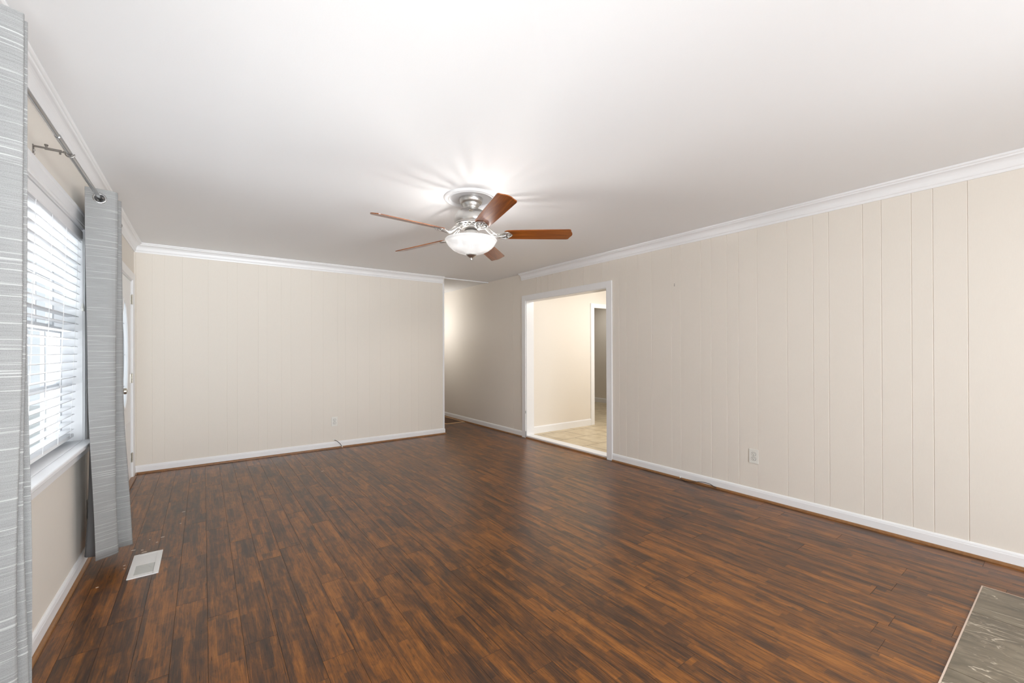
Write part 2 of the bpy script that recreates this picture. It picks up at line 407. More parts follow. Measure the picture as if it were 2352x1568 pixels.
# hall beyond the back wall
bm = B(); box(bm, 3.50, 3.60, D+0.12, 9.6, 0, H)
tag(obj('wall_hall_left', bm, M['wall']), kind='structure')
bm = B(); box(bm, 3.50, W, 9.6, 9.7, 0, H); tag(obj('wall_hall_end', bm, M['wall']), kind='structure')
# kitchen and the room beyond it
KY = 4.965; KX0 = W+0.13
bm = B(); box(bm, KX0, 5.945, KY, KY+0.11, 0.0, H); box(bm, 5.945, 6.95, KY, KY+0.11, 2.03, H); box(bm, 6.95, 8.55, KY, KY+0.11, 0, H)
tag(obj('wall_kitchen_back', bm, M['wall']), kind='structure')
bm = B(); box(bm, 8.40, 8.52, 2.0, 9.6, 0, H); tag(obj('wall_far_right', bm, M['wall']), kind='structure')
bm = B(); box(bm, KX0, 8.52, 1.9, 2.0, 0, H); tag(obj('wall_kitchen_front', bm, M['wall']), kind='structure')
bm = B(); box(bm, KX0, 8.52, 9.6, 9.7, 0, H); tag(obj('wall_far_back', bm, M['wall']), kind='structure')
bm = B(); box(bm, -0.15, 8.52, REAR-0.12, 9.7, H, H+0.1); tag(obj('ceiling', bm, M['ceiling']), kind='structure')
bm = B(); box(bm, KX0, 8.52, 1.9, 9.7, -0.05, 0.03); tag(obj('floor_kitchen', bm, M['tile']), kind='structure')
bm = B(); box(bm, -14, -0.16, -10, 18, -0.35, -0.25); g = tag(obj('ground_outside', bm, M['ground']), kind='structure')

# ------------------------------------------------------------------ laminate floor, plank by plank with real seams
def build_floor():
    bm = B(); uvl = bm.loops.layers.uv.new('plank'); tl = bm.faces.layers.float.new('tone')
    known = {1: 3.96, 2: 3.405, 3: 2.725, 4: 2.51, 5: 2.18, 6: 4.24, 8: 2.505, 9: 2.19, 11: 1.50, 12: 1.313, 13: 2.20, 15: 1.52,
             16: 0.985, 17: 1.51, 20: 1.595, 21: 1.346}
    L = 1.235; pw = 0.1276; x00 = 0.0945; y0, y1 = REAR, 9.6; e = 0.0007; dz = 0.0014
    def quad(vs, uvs, t, mi):
        f = bm.faces.new([bm.verts.new(v) for v in vs]); f.material_index = mi; f[tl] = t
        for lp, q in zip(f.loops, uvs): lp[uvl].uv = q
    for r in range(-1, 36):
        xa, xb = x00+r*pw, x00+(r+1)*pw
        xa, xb = max(xa, 0.0), min(xb, W)
        if xb <= xa: continue
        s = known.get(r, random.uniform(0, L))
        y = s - math.ceil((s-y0)/L)*L
        while y < y1:
            a, b2 = max(y, y0), min(y+L, y1); y += L
            if b2-a < 0.01: continue
            t = random.random(); ou, ov = random.uniform(0, 40), random.uniform(0, 40)
            O = [(xa, a), (xb, a), (xb, b2), (xa, b2)]; I = [(xa+e, a+e), (xb-e, a+e), (xb-e, b2-e), (xa+e, b2-e)]
            quad([(p[0], p[1], 0) for p in I], [(p[0]-xa+ou, p[1]-a+ov) for p in I], t, 0)
            for i in range(4):
                j = (i+1) % 4
                quad([(*I[j], 0), (*I[i], 0), (*O[i], -dz), (*O[j], -dz)], [(ou, ov)]*4, t, 1)
    # slab under the planks
    n0 = len(bm.faces)
    me = bpy.data.meshes.new('floor')
    vs = [(0, y0), (W, y0), (W, y1), (0, y1)]
    lo = [bm.verts.new((x, y, -0.05)) for x, y in vs]; hi = [bm.verts.new((x, y, -dz-0.0002)) for x, y in vs]
    bm.faces.new(hi).material_index = 1; bm.faces.new(lo[::-1]).material_index = 1
    for i in range(4):
        bm.faces.new((lo[i], lo[(i+1) % 4], hi[(i+1) % 4], hi[i])).material_index = 1
    bm.to_mesh(me); bm.free(); me.materials.append(M['floor']); me.materials.append(M['grout'])
    o = bpy.data.objects.new('floor', me); COL.objects.link(o); return tag(o, kind='structure')
build_floor()

# ------------------------------------------------------------------ trim runs
def run(name, prof, path, closed=False, mt=None, smooth=False):
    """prof: (distance into room from wall plane, z). path: list of (x, y, nx, ny): point on the wall line and mitred inward normal"""
    bm = B(); rings = []
    for x, y, nx, ny in path:
        rings.append([bm.verts.new((x+nx*d, y+ny*d, z)) for d, z in prof])
    n = len(prof)
    for a, b in zip(rings, rings[1:]):
        for i in range(n): bm.faces.new((a[i], a[(i+1) % n], b[(i+1) % n], b[i]))
    bm.faces.new(rings[0][::-1]); bm.faces.new(rings[-1])
    return tag(obj(name, bm, mt or M['trim'], smooth=smooth), kind='structure')
cd, ch = 0.066, 0.098
crown = [(0, H), (0, H-ch), (0.007, H-ch), (0.010, H-ch+0.012), (0.010, H-ch+0.016), (0.015, H-ch+0.020), (0.017, H-ch+0.027)]
for i in range(9):
    t = i/8*PI/2
    crown.append((0.017+0.033*(1-math.cos(t)), H-ch+0.030+0.043*math.sin(t)))
crown += [(0.054, H-0.023), (0.056, H-0.016), (cd-0.004, H-0.014), (cd, H-0.010), (cd, H)]
run('trim_1', crown, [(0, REAR, 1, 0), (0, D, 1, -1), (3.605, D, 0, -1)])
run('trim_2', crown, [(W, REAR, -1, 0), (W, 5.02, -1, 0)])
bh = 0.087
base = [(0, 0), (0.013, 0), (0.013, bh-0.022), (0.011, bh-0.016), (0.011, bh-0.012), (0.008, bh-0.005), (0.004, bh), (0, bh)]
def shoe_prof():
    p = [(0.0131, 0), (0.0131, 0.017)]
    for i in range(1, 6):
        t = i/5*PI/2; p.append((0.0131+0.015*math.sin(t), 0.017*math.cos(t)+0.001))
    p.append((0.0281, 0)); return p
shoe = shoe_prof()
run('baseboard_left', base, [(0, REAR, 1, 0), (0, 4.722, 1, 0)])
run('trim_3', shoe, [(0, REAR, 1, 0), (0, 4.722, 1, 0)], mt=M['shoe'], smooth=True)
run('baseboard_left_corner', base, [(0, 5.835, 1, 0), (0, D, 1, -1), (3.622, D, 1, -1), (3.622, D+0.12, 1, 0)])
run('trim_4', shoe, [(0, 5.835, 1, 0), (0, D, 1, -1), (3.622, D, 1, -1), (3.622, D+0.12, 1, 0)], mt=M['shoe'], smooth=True)
run('baseboard_right', base, [(W, REAR, -1, 0), (W, 3.282, -1, 0)])
run('trim_5', shoe, [(W, REAR, -1, 0), (W, 3.276, -1, 0)], mt=M['shoe'], smooth=True)
run('baseboard_hall', base, [(W, 5.0, -1, 0), (W, 9.6, -1, 0)])
run('trim_6', shoe, [(W, 5.01, -1, 0), (W, 9.6, -1, 0)], mt=M['shoe'], smooth=True)
run('trim_7', [(d-0.0131+0.006, z) for d, z in shoe], [(W, 3.372, -1, 0), (W, 4.908, -1, 0)], mt=M['shoe'], smooth=True)
# doorway to the kitchen: casing, jambs, threshold
def casing_bar(bm, axis, plane, n, a0, a1, z0, z1, inner, th=0.017):
    """flat bar with eased edges"""
    if axis == 'Y': box(bm, *sorted((plane, plane+n*th)), a0, a1, z0, z1)
    else: box(bm, a0, a1, *sorted((plane, plane+n*th)), z0, z1)
bm = B()
casing_bar(bm, 'Y', W, -1, OY0-0.078, OY0+0.004, 0, 2.108, 1)
casing_bar(bm, 'Y', W, -1, OY1-0.004, OY1+0.078, 0, 2.108, 1)
casing_bar(bm, 'Y', W, -1, OY0+0.004, OY1-0.004, OZ-0.006, 2.108, 1)
tag(obj('trim_8', bm, M['trim'], bevel=0.003), kind='structure')
bm = B()
box(bm, W+0.001, KX0+0.012, OY0-0.001, OY0+0.012, 0, OZ-0.0005); box(bm, W+0.001, KX0+0.012, OY1-0.012, OY1+0.001, 0, OZ-0.0005)
box(bm, W+0.001, KX0+0.012, OY0+0.012, OY1-0.012, OZ-0.012, OZ+0.001)
tag(obj('trim_9', bm, M['trim'], bevel=0.001), kind='structure')
bm = B(); box(bm, W-0.004, KX0+0.004, OY0+0.012, OY1-0.012, 0, 0.036)
tag(obj('trim_10', bm, M['trim'], bevel=0.005), kind='structure')
# back wall end: corner strips, end-cap; small header strip where the hall ceiling starts
bm = B(); box(bm, 3.600, 3.6235, D-0.006, D, bh, H-ch); box(bm, 3.622, 3.628, D-0.006, D+0.022, bh, H-0.012)
tag(obj('trim_11', bm, M['trim'], bevel=0.0015), kind='structure')
bm = B(); box(bm, 3.622, W, D-0.004, D+0.03, H-0.014, H)
tag(obj('trim_12', bm, M['trim']), kind='structure')
bm = B(); prism(bm, [(0, 0, 0), (0.016, 0, 0), (0.011, -0.011, 0), (0, -0.016, 0)], (0, D, bh), (0, D, H-ch))
tag(obj('trim_13', bm, M['wall']), kind='structure')
# kitchen back wall: baseboard and door casing
kb = [(0, 0.03), (0.014, 0.03), (0.014, 0.125), (0.008, 0.138), (0, 0.138)]
run('baseboard_kitchen', kb, [(KX0, KY, 0, -1), (5.87, KY, 0, -1)])
bm = B()
box(bm, 5.868, 5.95, KY-0.02, KY, 0.03, 2.09); box(bm, 6.945, 7.03, KY-0.02, KY, 0.03, 2.09); box(bm, 5.95, 6.945, KY-0.02, KY, 2.015, 2.09)
box(bm, 5.935, 5.95, KY, KY+0.125, 0.03, 2.03); box(bm, 6.945, 6.96, KY, KY+0.125, 0.03, 2.03)
tag(obj('trim_14', bm, M['trim'], bevel=0.003), kind='structure')
run('baseboard_far_room', [(0, 0.03), (0.014, 0.03), (0.014, 0.12), (0.006, 0.135), (0, 0.135)], [(8.40, KY+0.11, -1, 0), (8.40, 9.6, -1, 0)])
# scuff on the far doorway casing corner
bm = B(); box(bm, W-0.0185, W-0.006, OY1-0.0052, OY1-0.0035, 0.012, 0.10); box(bm, W-0.0185, W-0.010, OY1-0.0052, OY1-0.0035, 0.36, 0.40)
tag(obj('trim_15', bm, M['stain']), kind='structure')

# ------------------------------------------------------------------ window
win = empty('window_1', (0, 2.67, WZ0), kind='structure')
bm = B()   # jamb liner
j = 0.012
box(bm, -0.15, 0.0, WY0, WY0+j, WZ0, WZ1); box(bm, -0.15, 0.0, WY1-j, WY1, WZ0, WZ1); box(bm, -0.15, 0.0, WY0+j, WY1-j, WZ1-j, WZ1)
obj('window_jamb', bm, M['trim'], win)
bm = B()   # casing with a stepped profile
def frame_run(bm, prof, y0, y1, zt, zb):
    """picture-frame casing on x=0 plane, three sides; prof (outwards from opening edge, thickness)"""
    n = len(prof)
    pts = [(y0, zb, -1, 0), (y0, zt, -1, 1), (y1, zt, 1, 1), (y1, zb, 1, 0)]
    rings = [[bm.verts.new((t, y+ny*o, z+nz*o)) for o, t in prof] for y, z, ny, nz in pts]
    for a, b in zip(rings, rings[1:]):
        for i in range(n): bm.faces.new((a[i], a[(i+1) % n], b[(i+1) % n], b[i]))
    bm.faces.new(rings[0][::-1]); bm.faces.new(rings[-1])
cas = [(0, 0), (0, 0.009), (0.006, 0.011), (0.012, 0.010), (0.016, 0.014), (0.06, 0.017), (0.066, 0.022), (0.078, 0.022), (0.082, 0.018), (0.082, 0)]
frame_run(bm, cas, WY0+0.006, WY1-0.006, WZ1-0.006, WZ0)
obj('window_casing', bm, M['trim'], win)
bm = B()   # stool and apron
SZ = 0.755
box(bm, -0.09, 0.0, WY0+j, WY1-j, SZ-0.022, SZ); box(bm, 0.0, 0.052, WY0-0.12, WY1+0.125, SZ-0.022, SZ)
obj('window_sill', bm, M['trim'], win, bevel=0.005)
bm = B()
prism(bm, [(0, 0, SZ-0.022), (0.036, 0, SZ-0.022), (0.034, 0, SZ-0.034), (0.022, 0, SZ-0.042), (0.018, 0, SZ-0.048), (0.018, 0, SZ-0.080), (0.012, 0, SZ-0.086), (0, 0, SZ-0.086)],
      (0, WY0-0.09, 0), (0, WY1+0.09, 0))
obj('window_apron', bm, M['trim'], win)
def sash(x, y0, y1, z0, z1, cols, rows, name):
    bm = B(); s = 0.036; t = 0.028
    box(bm, x-t, x, y0, y0+s, z0, z1); box(bm, x-t, x, y1-s, y1, z0, z1)
    box(bm, x-t, x, y0+s, y1-s, z0, z0+s*1.25); box(bm, x-t, x, y0+s, y1-s, z1-s, z1)
    for c in range(1, cols):
        yc = y0+s+(y1-y0-2*s)*c/cols; box(bm, x-t*0.75, x-t*0.2, yc-0.009, yc+0.009, z0+s, z1-s)
    for r in range(1, rows):
        zc = z0+s+(z1-z0-2*s)*r/rows; box(bm, x-t*0.74, x-t*0.21, y0+s, y1-s, zc-0.009, zc+0.009)
    o = obj(name, bm, M['sash'], win)
    bm = B(); box(bm, x-t*0.55, x-t*0.42, y0+s, y1-s, z0+s, z1-s)
    obj('glass_pane', bm, M['glass'], o)
for y0, y1 in ((WY0+j+0.006, 2.645), (2.695, WY1-j-0.010)):
    sash(-0.085, y0, y1, SZ, 1.432, 3, 2, 'lower_sash')
    sash(-0.117, y0, y1, 1.400, WZ1-j, 3, 2, 'upper_sash')
bm = B(); box(bm, -0.15, -0.075, 2.645, 2.695, SZ, WZ1-j); obj('window_mullion', bm, M['trim'], win)

# ------------------------------------------------------------------ blind
bl = empty('window_blind', (-0.02, 2.67, WZ1-0.06), 'white horizontal slat blind lowered over the window with its slats open', 'blind')
BY0, BY1 = WY0+j+0.005, WY1-j-0.004
bm = B(); prism(bm, [(-0.060, 0, 1.965), (-0.012, 0, 1.965), (-0.012, 0, 2.0225), (-0.060, 0, 2.0225)], (0, BY0+0.003, 0), (0, BY1-0.003, 0))
obj('headrail', bm, M['slat'], bl)
bm = B(); prism(bm, [(-0.010, 0, 1.955), (0.0, 0, 1.957), (0.003, 0, 1.963), (0.001, 0, 2.010), (-0.003, 0, 2.018), (-0.010, 0, 2.018)], (0, BY0, 0), (0, BY1, 0))
obj('valance', bm, M['slat'], bl)
zs = []; z = 1.944
while z > 0.825: zs.append(z); z -= 0.0447
def slat_x(z): return -0.028-0.034*max(0, (2.0-z)/1.2)**1.2     # centre line leans back to the glass lower down
first = None
for i, z in enumerate(zs):
    xc = slat_x(z)
    if first is None:
        bm = B(); top = []; n = 6
        for q in range(n+1):
            a = -0.025+0.05*q/n; top.append((a, 0, 0.0022*(1-(a/0.025)**2)+a*0.05))
        ring = top+[(p[0], 0, p[2]-0.0026) for p in top[::-1]]
        prism(bm, ring, (0, BY0+0.002, 0), (0, BY1-0.002, 0))
        bmesh.ops.translate(bm, verts=bm.verts, vec=(xc, 0, z))
        first = obj('slat', bm, M['slat'], bl); fx, fz = xc, z
    else:
        c = first.copy(); COL.objects.link(c); c.parent = bl; c.location = (xc-fx, 0, z-fz)
zb = zs[-1]-0.036
bm = B(); box(bm, slat_x(zb)-0.026, slat_x(zb)+0.026, BY0+0.002, BY1-0.002, zb-0.010, zb+0.010)
obj('bottom_rail', bm, M['slat'], bl, bevel=0.003)
for yc in (1.84, 2.15, 2.45, 2.722, 2.975, 3.236, 3.498):
    bm = B()
    for s in (-0.026, 0.0265):
        pts = [(slat_x(z)+s, yc, z) for z in [1.965]+zs[::3]+[zb]]
        tube(bm, pts, 0.0011, 6)
    obj('ladder_cord', bm, M['cord'], bl)
bm = B()   # pull cords with tassels, right side
for k, (dy, zl) in enumerate(((0, 1.575), (0.018, 1.56))):
    tube(bm, [(0.006, 3.55+dy, 1.965), (0.007, 3.551+dy, 1.8), (0.007, 3.549+dy, zl)], 0.0012, 6)
o = obj('pull_cord', bm, M['cord'], bl)
for k, (dy, zl) in enumerate(((0, 1.575), (0.018, 1.56))):
    bm = B(); lathe(bm, [(0, 0.03), (0.004, 0.03), (0.007, 0.008), (0.008, 0), (0.0, 0)], (0.007, 3.549+dy, zl-0.028), 16)
    obj('cord_tassel', bm, M['plastic'], o, smooth=True)

# ------------------------------------------------------------------ curtain rod
RX, RZ = 0.112, 2.165
rod = empty('curtain_rod', (RX, 2.67, RZ), 'pewter telescoping curtain rod on a wall bracket above the window', 'curtain rod')
bm = B(); lathe(bm, [(0, 0), (0.0078, 0), (0.0078, 1.38), (0, 1.38)], (RX, 1.18, RZ), 24, axis='Y'); obj('inner_tube', bm, M['rodmetal'], rod, smooth=True)
bm = B(); lathe(bm, [(0, 0), (0.0100, 0), (0.0104, 0.004), (0.0096, 0.010), (0.0095, 1.47), (0, 1.47)], (RX, 2.47, RZ), 24, axis='Y'); obj('outer_tube', bm, M['rodmetal'], rod, smooth=True)
for yy, s in ((1.18, -1), (3.94, 1)):
    bm = B(); lathe(bm, [(0, -0.005), (0.012, -0.004), (0.012, 0.004), (0.020, 0.012), (0.024, 0.026), (0.020, 0.040), (0, 0.048)], (RX, yy, RZ), 24,
                    tilt=Matrix.Rotation(-s*PI/2, 4, 'X')); obj('finial', bm, M['rodmetal'], rod, smooth=True)
for yy in (1.26, 2.668, 3.86):
    bm = B()
    box(bm, 0.0, 0.003, yy-0.008, yy+0.008, RZ-0.035, RZ+0.012)
    box(bm, 0.0, RX-0.025, yy-0.005, yy+0.005, RZ+0.004, RZ+0.009)
    box(bm, 0.035, RX-0.018, yy-0.004, yy+0.004, RZ+0.0005, RZ+0.004)
    lathe(bm, [(0, 0), (0.004, 0), (0.004, 0.010), (0.0065, 0.011), (0.0065, 0.016), (0, 0.016)], (0.040, yy, RZ+0.006), 10)
    lathe(bm, [(0, 0), (0.0035, 0), (0.0035, 0.012), (0, 0.012)], (RX-0.030, yy, RZ-0.010), 10)
    pts = [(RX-0.026+0.004, yy, RZ+0.0065)]
    for q in range(0, 11):
        a = PI*0.9+q/10*(PI*1.15); pts.append((RX+0.0145*math.cos(a), yy, RZ+0.0145*math.sin(a)))
    tube(bm, spline([pts[0]]+pts[1:], 3), 0.0026, 8)
    for zz in (-0.028, -0.012): lathe(bm, [(0, 0), (0.004, 0), (0.003, 0.004), (0, 0.005)], (0.003, yy, RZ+zz), 8, axis='X')
    obj('rod_bracket', bm, M['darkmetal'], rod)

# ------------------------------------------------------------------ curtains
def chaikin(P, n=3):
    for _ in range(n):
        Q = [P[0]]
        for a, b in zip(P, P[1:]): Q += [(a[0]*.75+b[0]*.25, a[1]*.75+b[1]*.25), (a[0]*.25+b[0]*.75, a[1]*.25+b[1]*.75)]
        Q.append(P[-1]); P = Q
    return P
def resample(P, n):
    d = [0]
    for a, b in zip(P, P[1:]): d.append(d[-1]+math.hypot(b[0]-a[0], b[1]-a[1]))
    out = []; k = 0
    for i in range(n+1):
        t = d[-1]*i/n
        while k < len(P)-2 and d[k+1] < t: k += 1
        f = (t-d[k])/max(d[k+1]-d[k], 1e-9); f = min(max(f, 0), 1)
        out.append((P[k][0]+(P[k+1][0]-P[k][0])*f, P[k][1]+(P[k+1][1]-P[k][1])*f))
    return out, d[-1]
def curtain(top, bot, z0, z1, label, wave=0.004):
    ymid = sum(p[1] for p in top)/len(top)
    root = empty('window_curtain', (RX, ymid, z1), label, 'curtain', 'grey curtains beside the window')
    n = 26*(len(top)-1)
    zl = []
    z = z1
    while z > z1-0.10: zl.append(z); z -= 0.005
    while z > z0+0.03: zl.append(z); z -= 0.035
    zl += [z0]
    T, LT = resample(chaikin(top, 2), n); Bt, _ = resample(chaikin(bot, 2), n)
    rows = []
    for z in zl:
        f = (z1-z)/(z1-z0); f = f**1.7; row = []
        for i in range(n+1):
            u = i/n
            x = T[i][0]*(1-f)+Bt[i][0]*f; y = T[i][1]*(1-f)+Bt[i][1]*f
            w = wave*math.sin(u*23+z*5)*min(1, f*3)
            row.append(Vector((x+w*0.6, y+w*0.5, z)))
        rows.append(row)
    def normals(row):
        out = []
        for i in range(len(row)):
            t = row[min(i+1, n)]-row[max(i-1, 0)]; t.z = 0; t.normalize(); out.append(Vector((t.y, -t.x, 0)))   # towards the room side
        return out
    def sheet(name, off, thick, mt, parent, uv=False, trim=0):
        bm = B(); uvl = bm.loops.layers.uv.new('cloth')
        grid = []
        for row in rows:
            nn = normals(row); grid.append([(row[i]+nn[i]*off, row[i]+nn[i]*(off-thick)) for i in range(n+1)])
        Fv = [[bm.verts.new(g[0]) for g in r_] for r_ in grid]; Bv = [[bm.verts.new(g[1]) for g in r_] for r_ in grid]
        def hole(a, i):   # cut the fabric away inside each grommet
            c = (rows[a][i]+rows[a][i+1]+rows[a+1][i]+rows[a+1][i+1])/4
            return (c.x-RX)**2+(c.z-RZ)**2 < 0.0205**2
        def face(vs, uvs):
            f = bm.faces.new(vs); f.smooth = True
            for lp, q in zip(f.loops, uvs): lp[uvl].uv = q
        N_ = len(rows)
        keep = [[not hole(a, i) for i in range(n)] for a in range(N_-1)]
        for a in range(N_-1):
            for i in range(n):
                if not keep[a][i]: continue
                us = [LT*i/n, LT*(i+1)/n]; vz = [rows[a][0].z, rows[a+1][0].z]
                q = [(us[0], vz[0]), (us[1], vz[0]), (us[1], vz[1]), (us[0], vz[1])]
                face([Fv[a][i], Fv[a][i+1], Fv[a+1][i+1], Fv[a+1][i]], q)
                face([Bv[a][i], Bv[a+1][i], Bv[a+1][i+1], Bv[a][i+1]], [q[0], q[3], q[2], q[1]])
                if i == 0 or not keep[a][i-1]: face([Fv[a][i], Fv[a+1][i], Bv[a+1][i], Bv[a][i]], [q[0], q[3], q[3], q[0]])
                if i == n-1 or not keep[a][i+1]: face([Fv[a][i+1], Bv[a][i+1], Bv[a+1][i+1], Fv[a+1][i+1]], [q[1], q[1], q[2], q[2]])
                if a == 0 or not keep[a-1][i]: face([Fv[a][i], Bv[a][i], Bv[a][i+1], Fv[a][i+1]], [q[0], q[0], q[1], q[1]])
                if a == N_-2 or not keep[a+1][i]: face([Fv[a+1][i], Fv[a+1][i+1], Bv[a+1][i+1], Bv[a+1][i]], [q[3], q[2], q[2], q[3]])
        bmesh.ops.delete(bm, geom=[v for v in bm.verts if not v.link_faces], context='VERTS')
        o = obj(name, bm, mt, parent)
        return o
    sheet('fabric_panel', 0.0013, 0.0013, M['fabric'], root)
    sheet('lining', -0.0004, 0.0009, M['lining'], root)
    # grommets where the fabric crosses the rod
    row = min(rows, key=lambda r_: abs(r_[0].z-RZ))
    for i in range(n):
        a, b = row[i], row[i+1]
        if (a.x-RX)*(b.x-RX) < 0:
            f = (RX-a.x)/(b.x-a.x); c = a.lerp(b, f); t = (b-a); t.z = 0
            if abs(t.x) < 0.25*abs(t.y): continue
            nrm = Vector((t.y, -t.x, 0)).normalized()
            bm = B(); prof = [(0.0195+0.0055*(1+math.cos(q/10*2*PI)), 0.0032*math.sin(q/10*2*PI)) for q in range(10)]
            lathe(bm, prof, (RX, c.y, RZ), 28, closed=True, tilt=nrm.to_track_quat('Z', 'Y').to_matrix().to_4x4())
            obj('grommet', bm, M['rodmetal'], root, smooth=True)
    return root
curtain([(0.052, 3.325), (0.184, 3.340), (0.184, 3.385), (0.040, 3.45), (0.040, 3.50), (0.182, 3.52), (0.176, 3.56), (0.040, 3.60), (0.040, 3.64), (0.148, 3.67), (0.145, 3.71), (0.05, 3.75)],
        [(0.092, 3.340), (0.180, 3.395), (0.180, 3.43), (0.030, 3.42), (0.030, 3.50), (0.232, 3.49), (0.236, 3.53), (0.06, 3.57), (0.06, 3.62), (0.19, 3.63), (0.19, 3.67), (0.06, 3.73)],
        0.095, 2.218, 'grey slub curtain with eyelets hanging at the door side of the window')
curtain([(0.04, 1.33), (0.150, 1.36), (0.150, 1.40), (0.04, 1.44), (0.04, 1.48), (0.155, 1.51), (0.155, 1.55), (0.04, 1.60), (0.045, 1.69), (0.190, 1.722), (0.190, 1.742), (0.06, 1.752), (0.06, 1.760), (0.189, 1.762), (0.188, 1.776), (0.06, 1.782), (0.06, 1.792), (0.178, 1.806)],
        [(0.04, 1.30), (0.130, 1.34), (0.130, 1.39), (0.04, 1.43), (0.04, 1.47), (0.135, 1.50), (0.135, 1.54), (0.04, 1.60), (0.04, 1.70), (0.172, 1.74), (0.174, 1.77), (0.06, 1.785), (0.06, 1.80), (0.178, 1.81), (0.182, 1.835), (0.08, 1.85), (0.08, 1.865), (0.176, 1.885)],
        0.095, 2.218, 'grey slub curtain nearest the camera at the near end of the window')

# ------------------------------------------------------------------ front door in the left wall
dr = empty('door_1', (-0.02, 5.28, 0), kind='structure')
bm = B()   # jambs
box(bm, -0.15, 0.0, DY0, DY0+0.018, 0, DZ1); box(bm, -0.15, 0.0, DY1-0.018, DY1, 0, DZ1); box(bm, -0.15, 0.0, DY0+0.018, DY1-0.018, DZ1-0.018, DZ1)
obj('door_jamb', bm, M['trim'], dr)
bm = B(); frame_run(bm, [(0, 0), (0, 0.010), (0.008, 0.013), (0.05, 0.016), (0.066, 0.018), (0.068, 0.014), (0.068, 0)], DY0+0.006, DY1-0.006, DZ1-0.006, 0)
obj('door_casing', bm, M['trim'], dr)
a0, a1 = DY0+0.021, DY1-0.021; zc, yc = 1.26, (DY0+DY1)/2; hw, hh = 0.215, 0.50
bm = B()   # slab with an oval hole
x0, x1 = -0.050, -0.006; n = 64
def ring(x, kind):
    vs = []
    for i in range(n):
        a = 2*PI*i/n
        if kind == 'oval': vs.append(bm.verts.new((x, yc+hw*math.cos(a), zc+hh*math.sin(a))))
        else:
            c, s = math.cos(a), math.sin(a); hy, zt, zbm = (a1-a0)/2, DZ1-0.021-zc, zc-0.008
            k = min(hy/abs(c) if abs(c) > 1e-6 else 9e9, (zt if s > 0 else zbm)/abs(s) if abs(s) > 1e-6 else 9e9)
            vs.append(bm.verts.new((x, yc+c*k, zc+s*k)))
    return vs
rf = [ring(x1, 'r'), ring(x1, 'oval'), ring(x0, 'oval'), ring(x0, 'r')]
corners = [(a1, DZ1-0.021), (a0, DZ1-0.021), (a0, 0.008), (a1, 0.008)]
for rr in (rf[0], rf[3]):
    for cy_, cz_ in corners:
        v = min(rr, key=lambda v: (v.co.y-cy_)**2+(v.co.z-cz_)**2); v.co.y, v.co.z = cy_, cz_
for a, b in zip(rf, rf[1:]+rf[:1]):
    for i in range(n): bm.faces.new((a[i], a[(i+1) % n], b[(i+1) % n], b[i]))
slab = obj('door_slab', bm, M['trim'], dr)
bm = B()   # raised oval frame
def oval_ring(bm, x, w, h, r):
    pts = [Vector((x, yc+w*math.cos(2*PI*i/n), zc+h*math.sin(2*PI*i/n))) for i in range(n)]
    rings = []
    for i, p in enumerate(pts):
        t = (pts[(i+1) % n]-pts[i-1]).normalized(); s = t.cross(Vector((1, 0, 0)))
        rings.append([bm.verts.new(p+r*(math.cos(q)*s+math.sin(q)*Vector((0.6, 0, 0)))) for q in [k*PI/4 for k in range(8)]])
    for i in range(n):
        a, b = rings[i], rings[(i+1) % n]
        for q in range(8): bm.faces.new((a[q], a[(q+1) % 8], b[(q+1) % 8], b[q]))
oval_ring(bm, -0.004, hw+0.004, hh+0.004, 0.016); oval_ring(bm, -0.004, hw+0.022, hh+0.022, 0.008)
obj('oval_frame', bm, M['trim'], dr, smooth=True)
bm = B(); c = [bm.verts.new((-0.026, yc+hw*1.003*math.cos(2*PI*i/n), zc+hh*1.003*math.sin(2*PI*i/n))) for i in range(n)]
d2 = [bm.verts.new((-0.032, v.co.y, v.co.z)) for v in c]
bm.faces.new(c); bm.faces.new(d2[::-1])
for i in range(n): bm.faces.new((c[i], c[(i+1) % n], d2[(i+1) % n], d2[i]))
gp = obj('oval_glass', bm, M['frosted'], dr)
bm = B()
oval_ring(bm, -0.024, hw*0.66, hh*0.74, 0.003)
for pts in ([(-0.024, yc, zc-hh), (-0.024, yc, zc+hh)], [(-0.024, yc-hw, zc), (-0.024, yc+hw, zc)],
            [(-0.024, yc-hw*.8, zc+hh*.6), (-0.024, yc+hw*.8, zc+hh*.6)], [(-0.024, yc-hw*.8, zc-hh*.6), (-0.024, yc+hw*.8, zc-hh*.6)]):
    tube(bm, pts, 0.0025, 6)
obj('glass_came', bm, M['stain'], gp)
bm = B()   # two raised lower panels
for sgn in (-1, 1):
    ya, yb = sorted((yc+sgn*0.05, yc+sgn*0.33)); box(bm, -0.006, -0.001, ya, yb, 0.20, 0.60)
obj('raised_panel', bm, M['trim'], dr, bevel=0.004)
for hz in (1.82, 1.02, 0.215):
    bm = B(); yk = a1+0.003
    for q in range(5):
        lathe(bm, [(0, 0.0005), (0.0062, 0.0005), (0.0062, 0.0182), (0, 0.0182)], (0.004, yk, hz-0.047+q*0.019), 14)
    box(bm, -0.0056, -0.002, yk-0.022, yk-0.004, hz-0.045, hz+0.045)
    lathe(bm, [(0, 0), (0.004, 0), (0.003, 0.006), (0, 0.007)], (0.004, yk, hz+0.048), 10)
    obj('hinge', bm, M['chrome'], dr)
bm = B(); lathe(bm, [(0, 0), (0.030, 0), (0.031, 0.004), (0.012, 0.010), (0.011, 0.030), (0.020, 0.036), (0.027, 0.048), (0.025, 0.062), (0, 0.068)], (-0.006, a0+0.07, 0.95), 24, axis='X')
obj('door_knob', bm, M['chrome'], dr, smooth=True)
bm = B(); box(bm, -0.12, 0.035, DY0-0.05, DY1+0.03, -0.001, 0.016)
obj('door_threshold', bm, M['shoe'], dr, bevel=0.005)

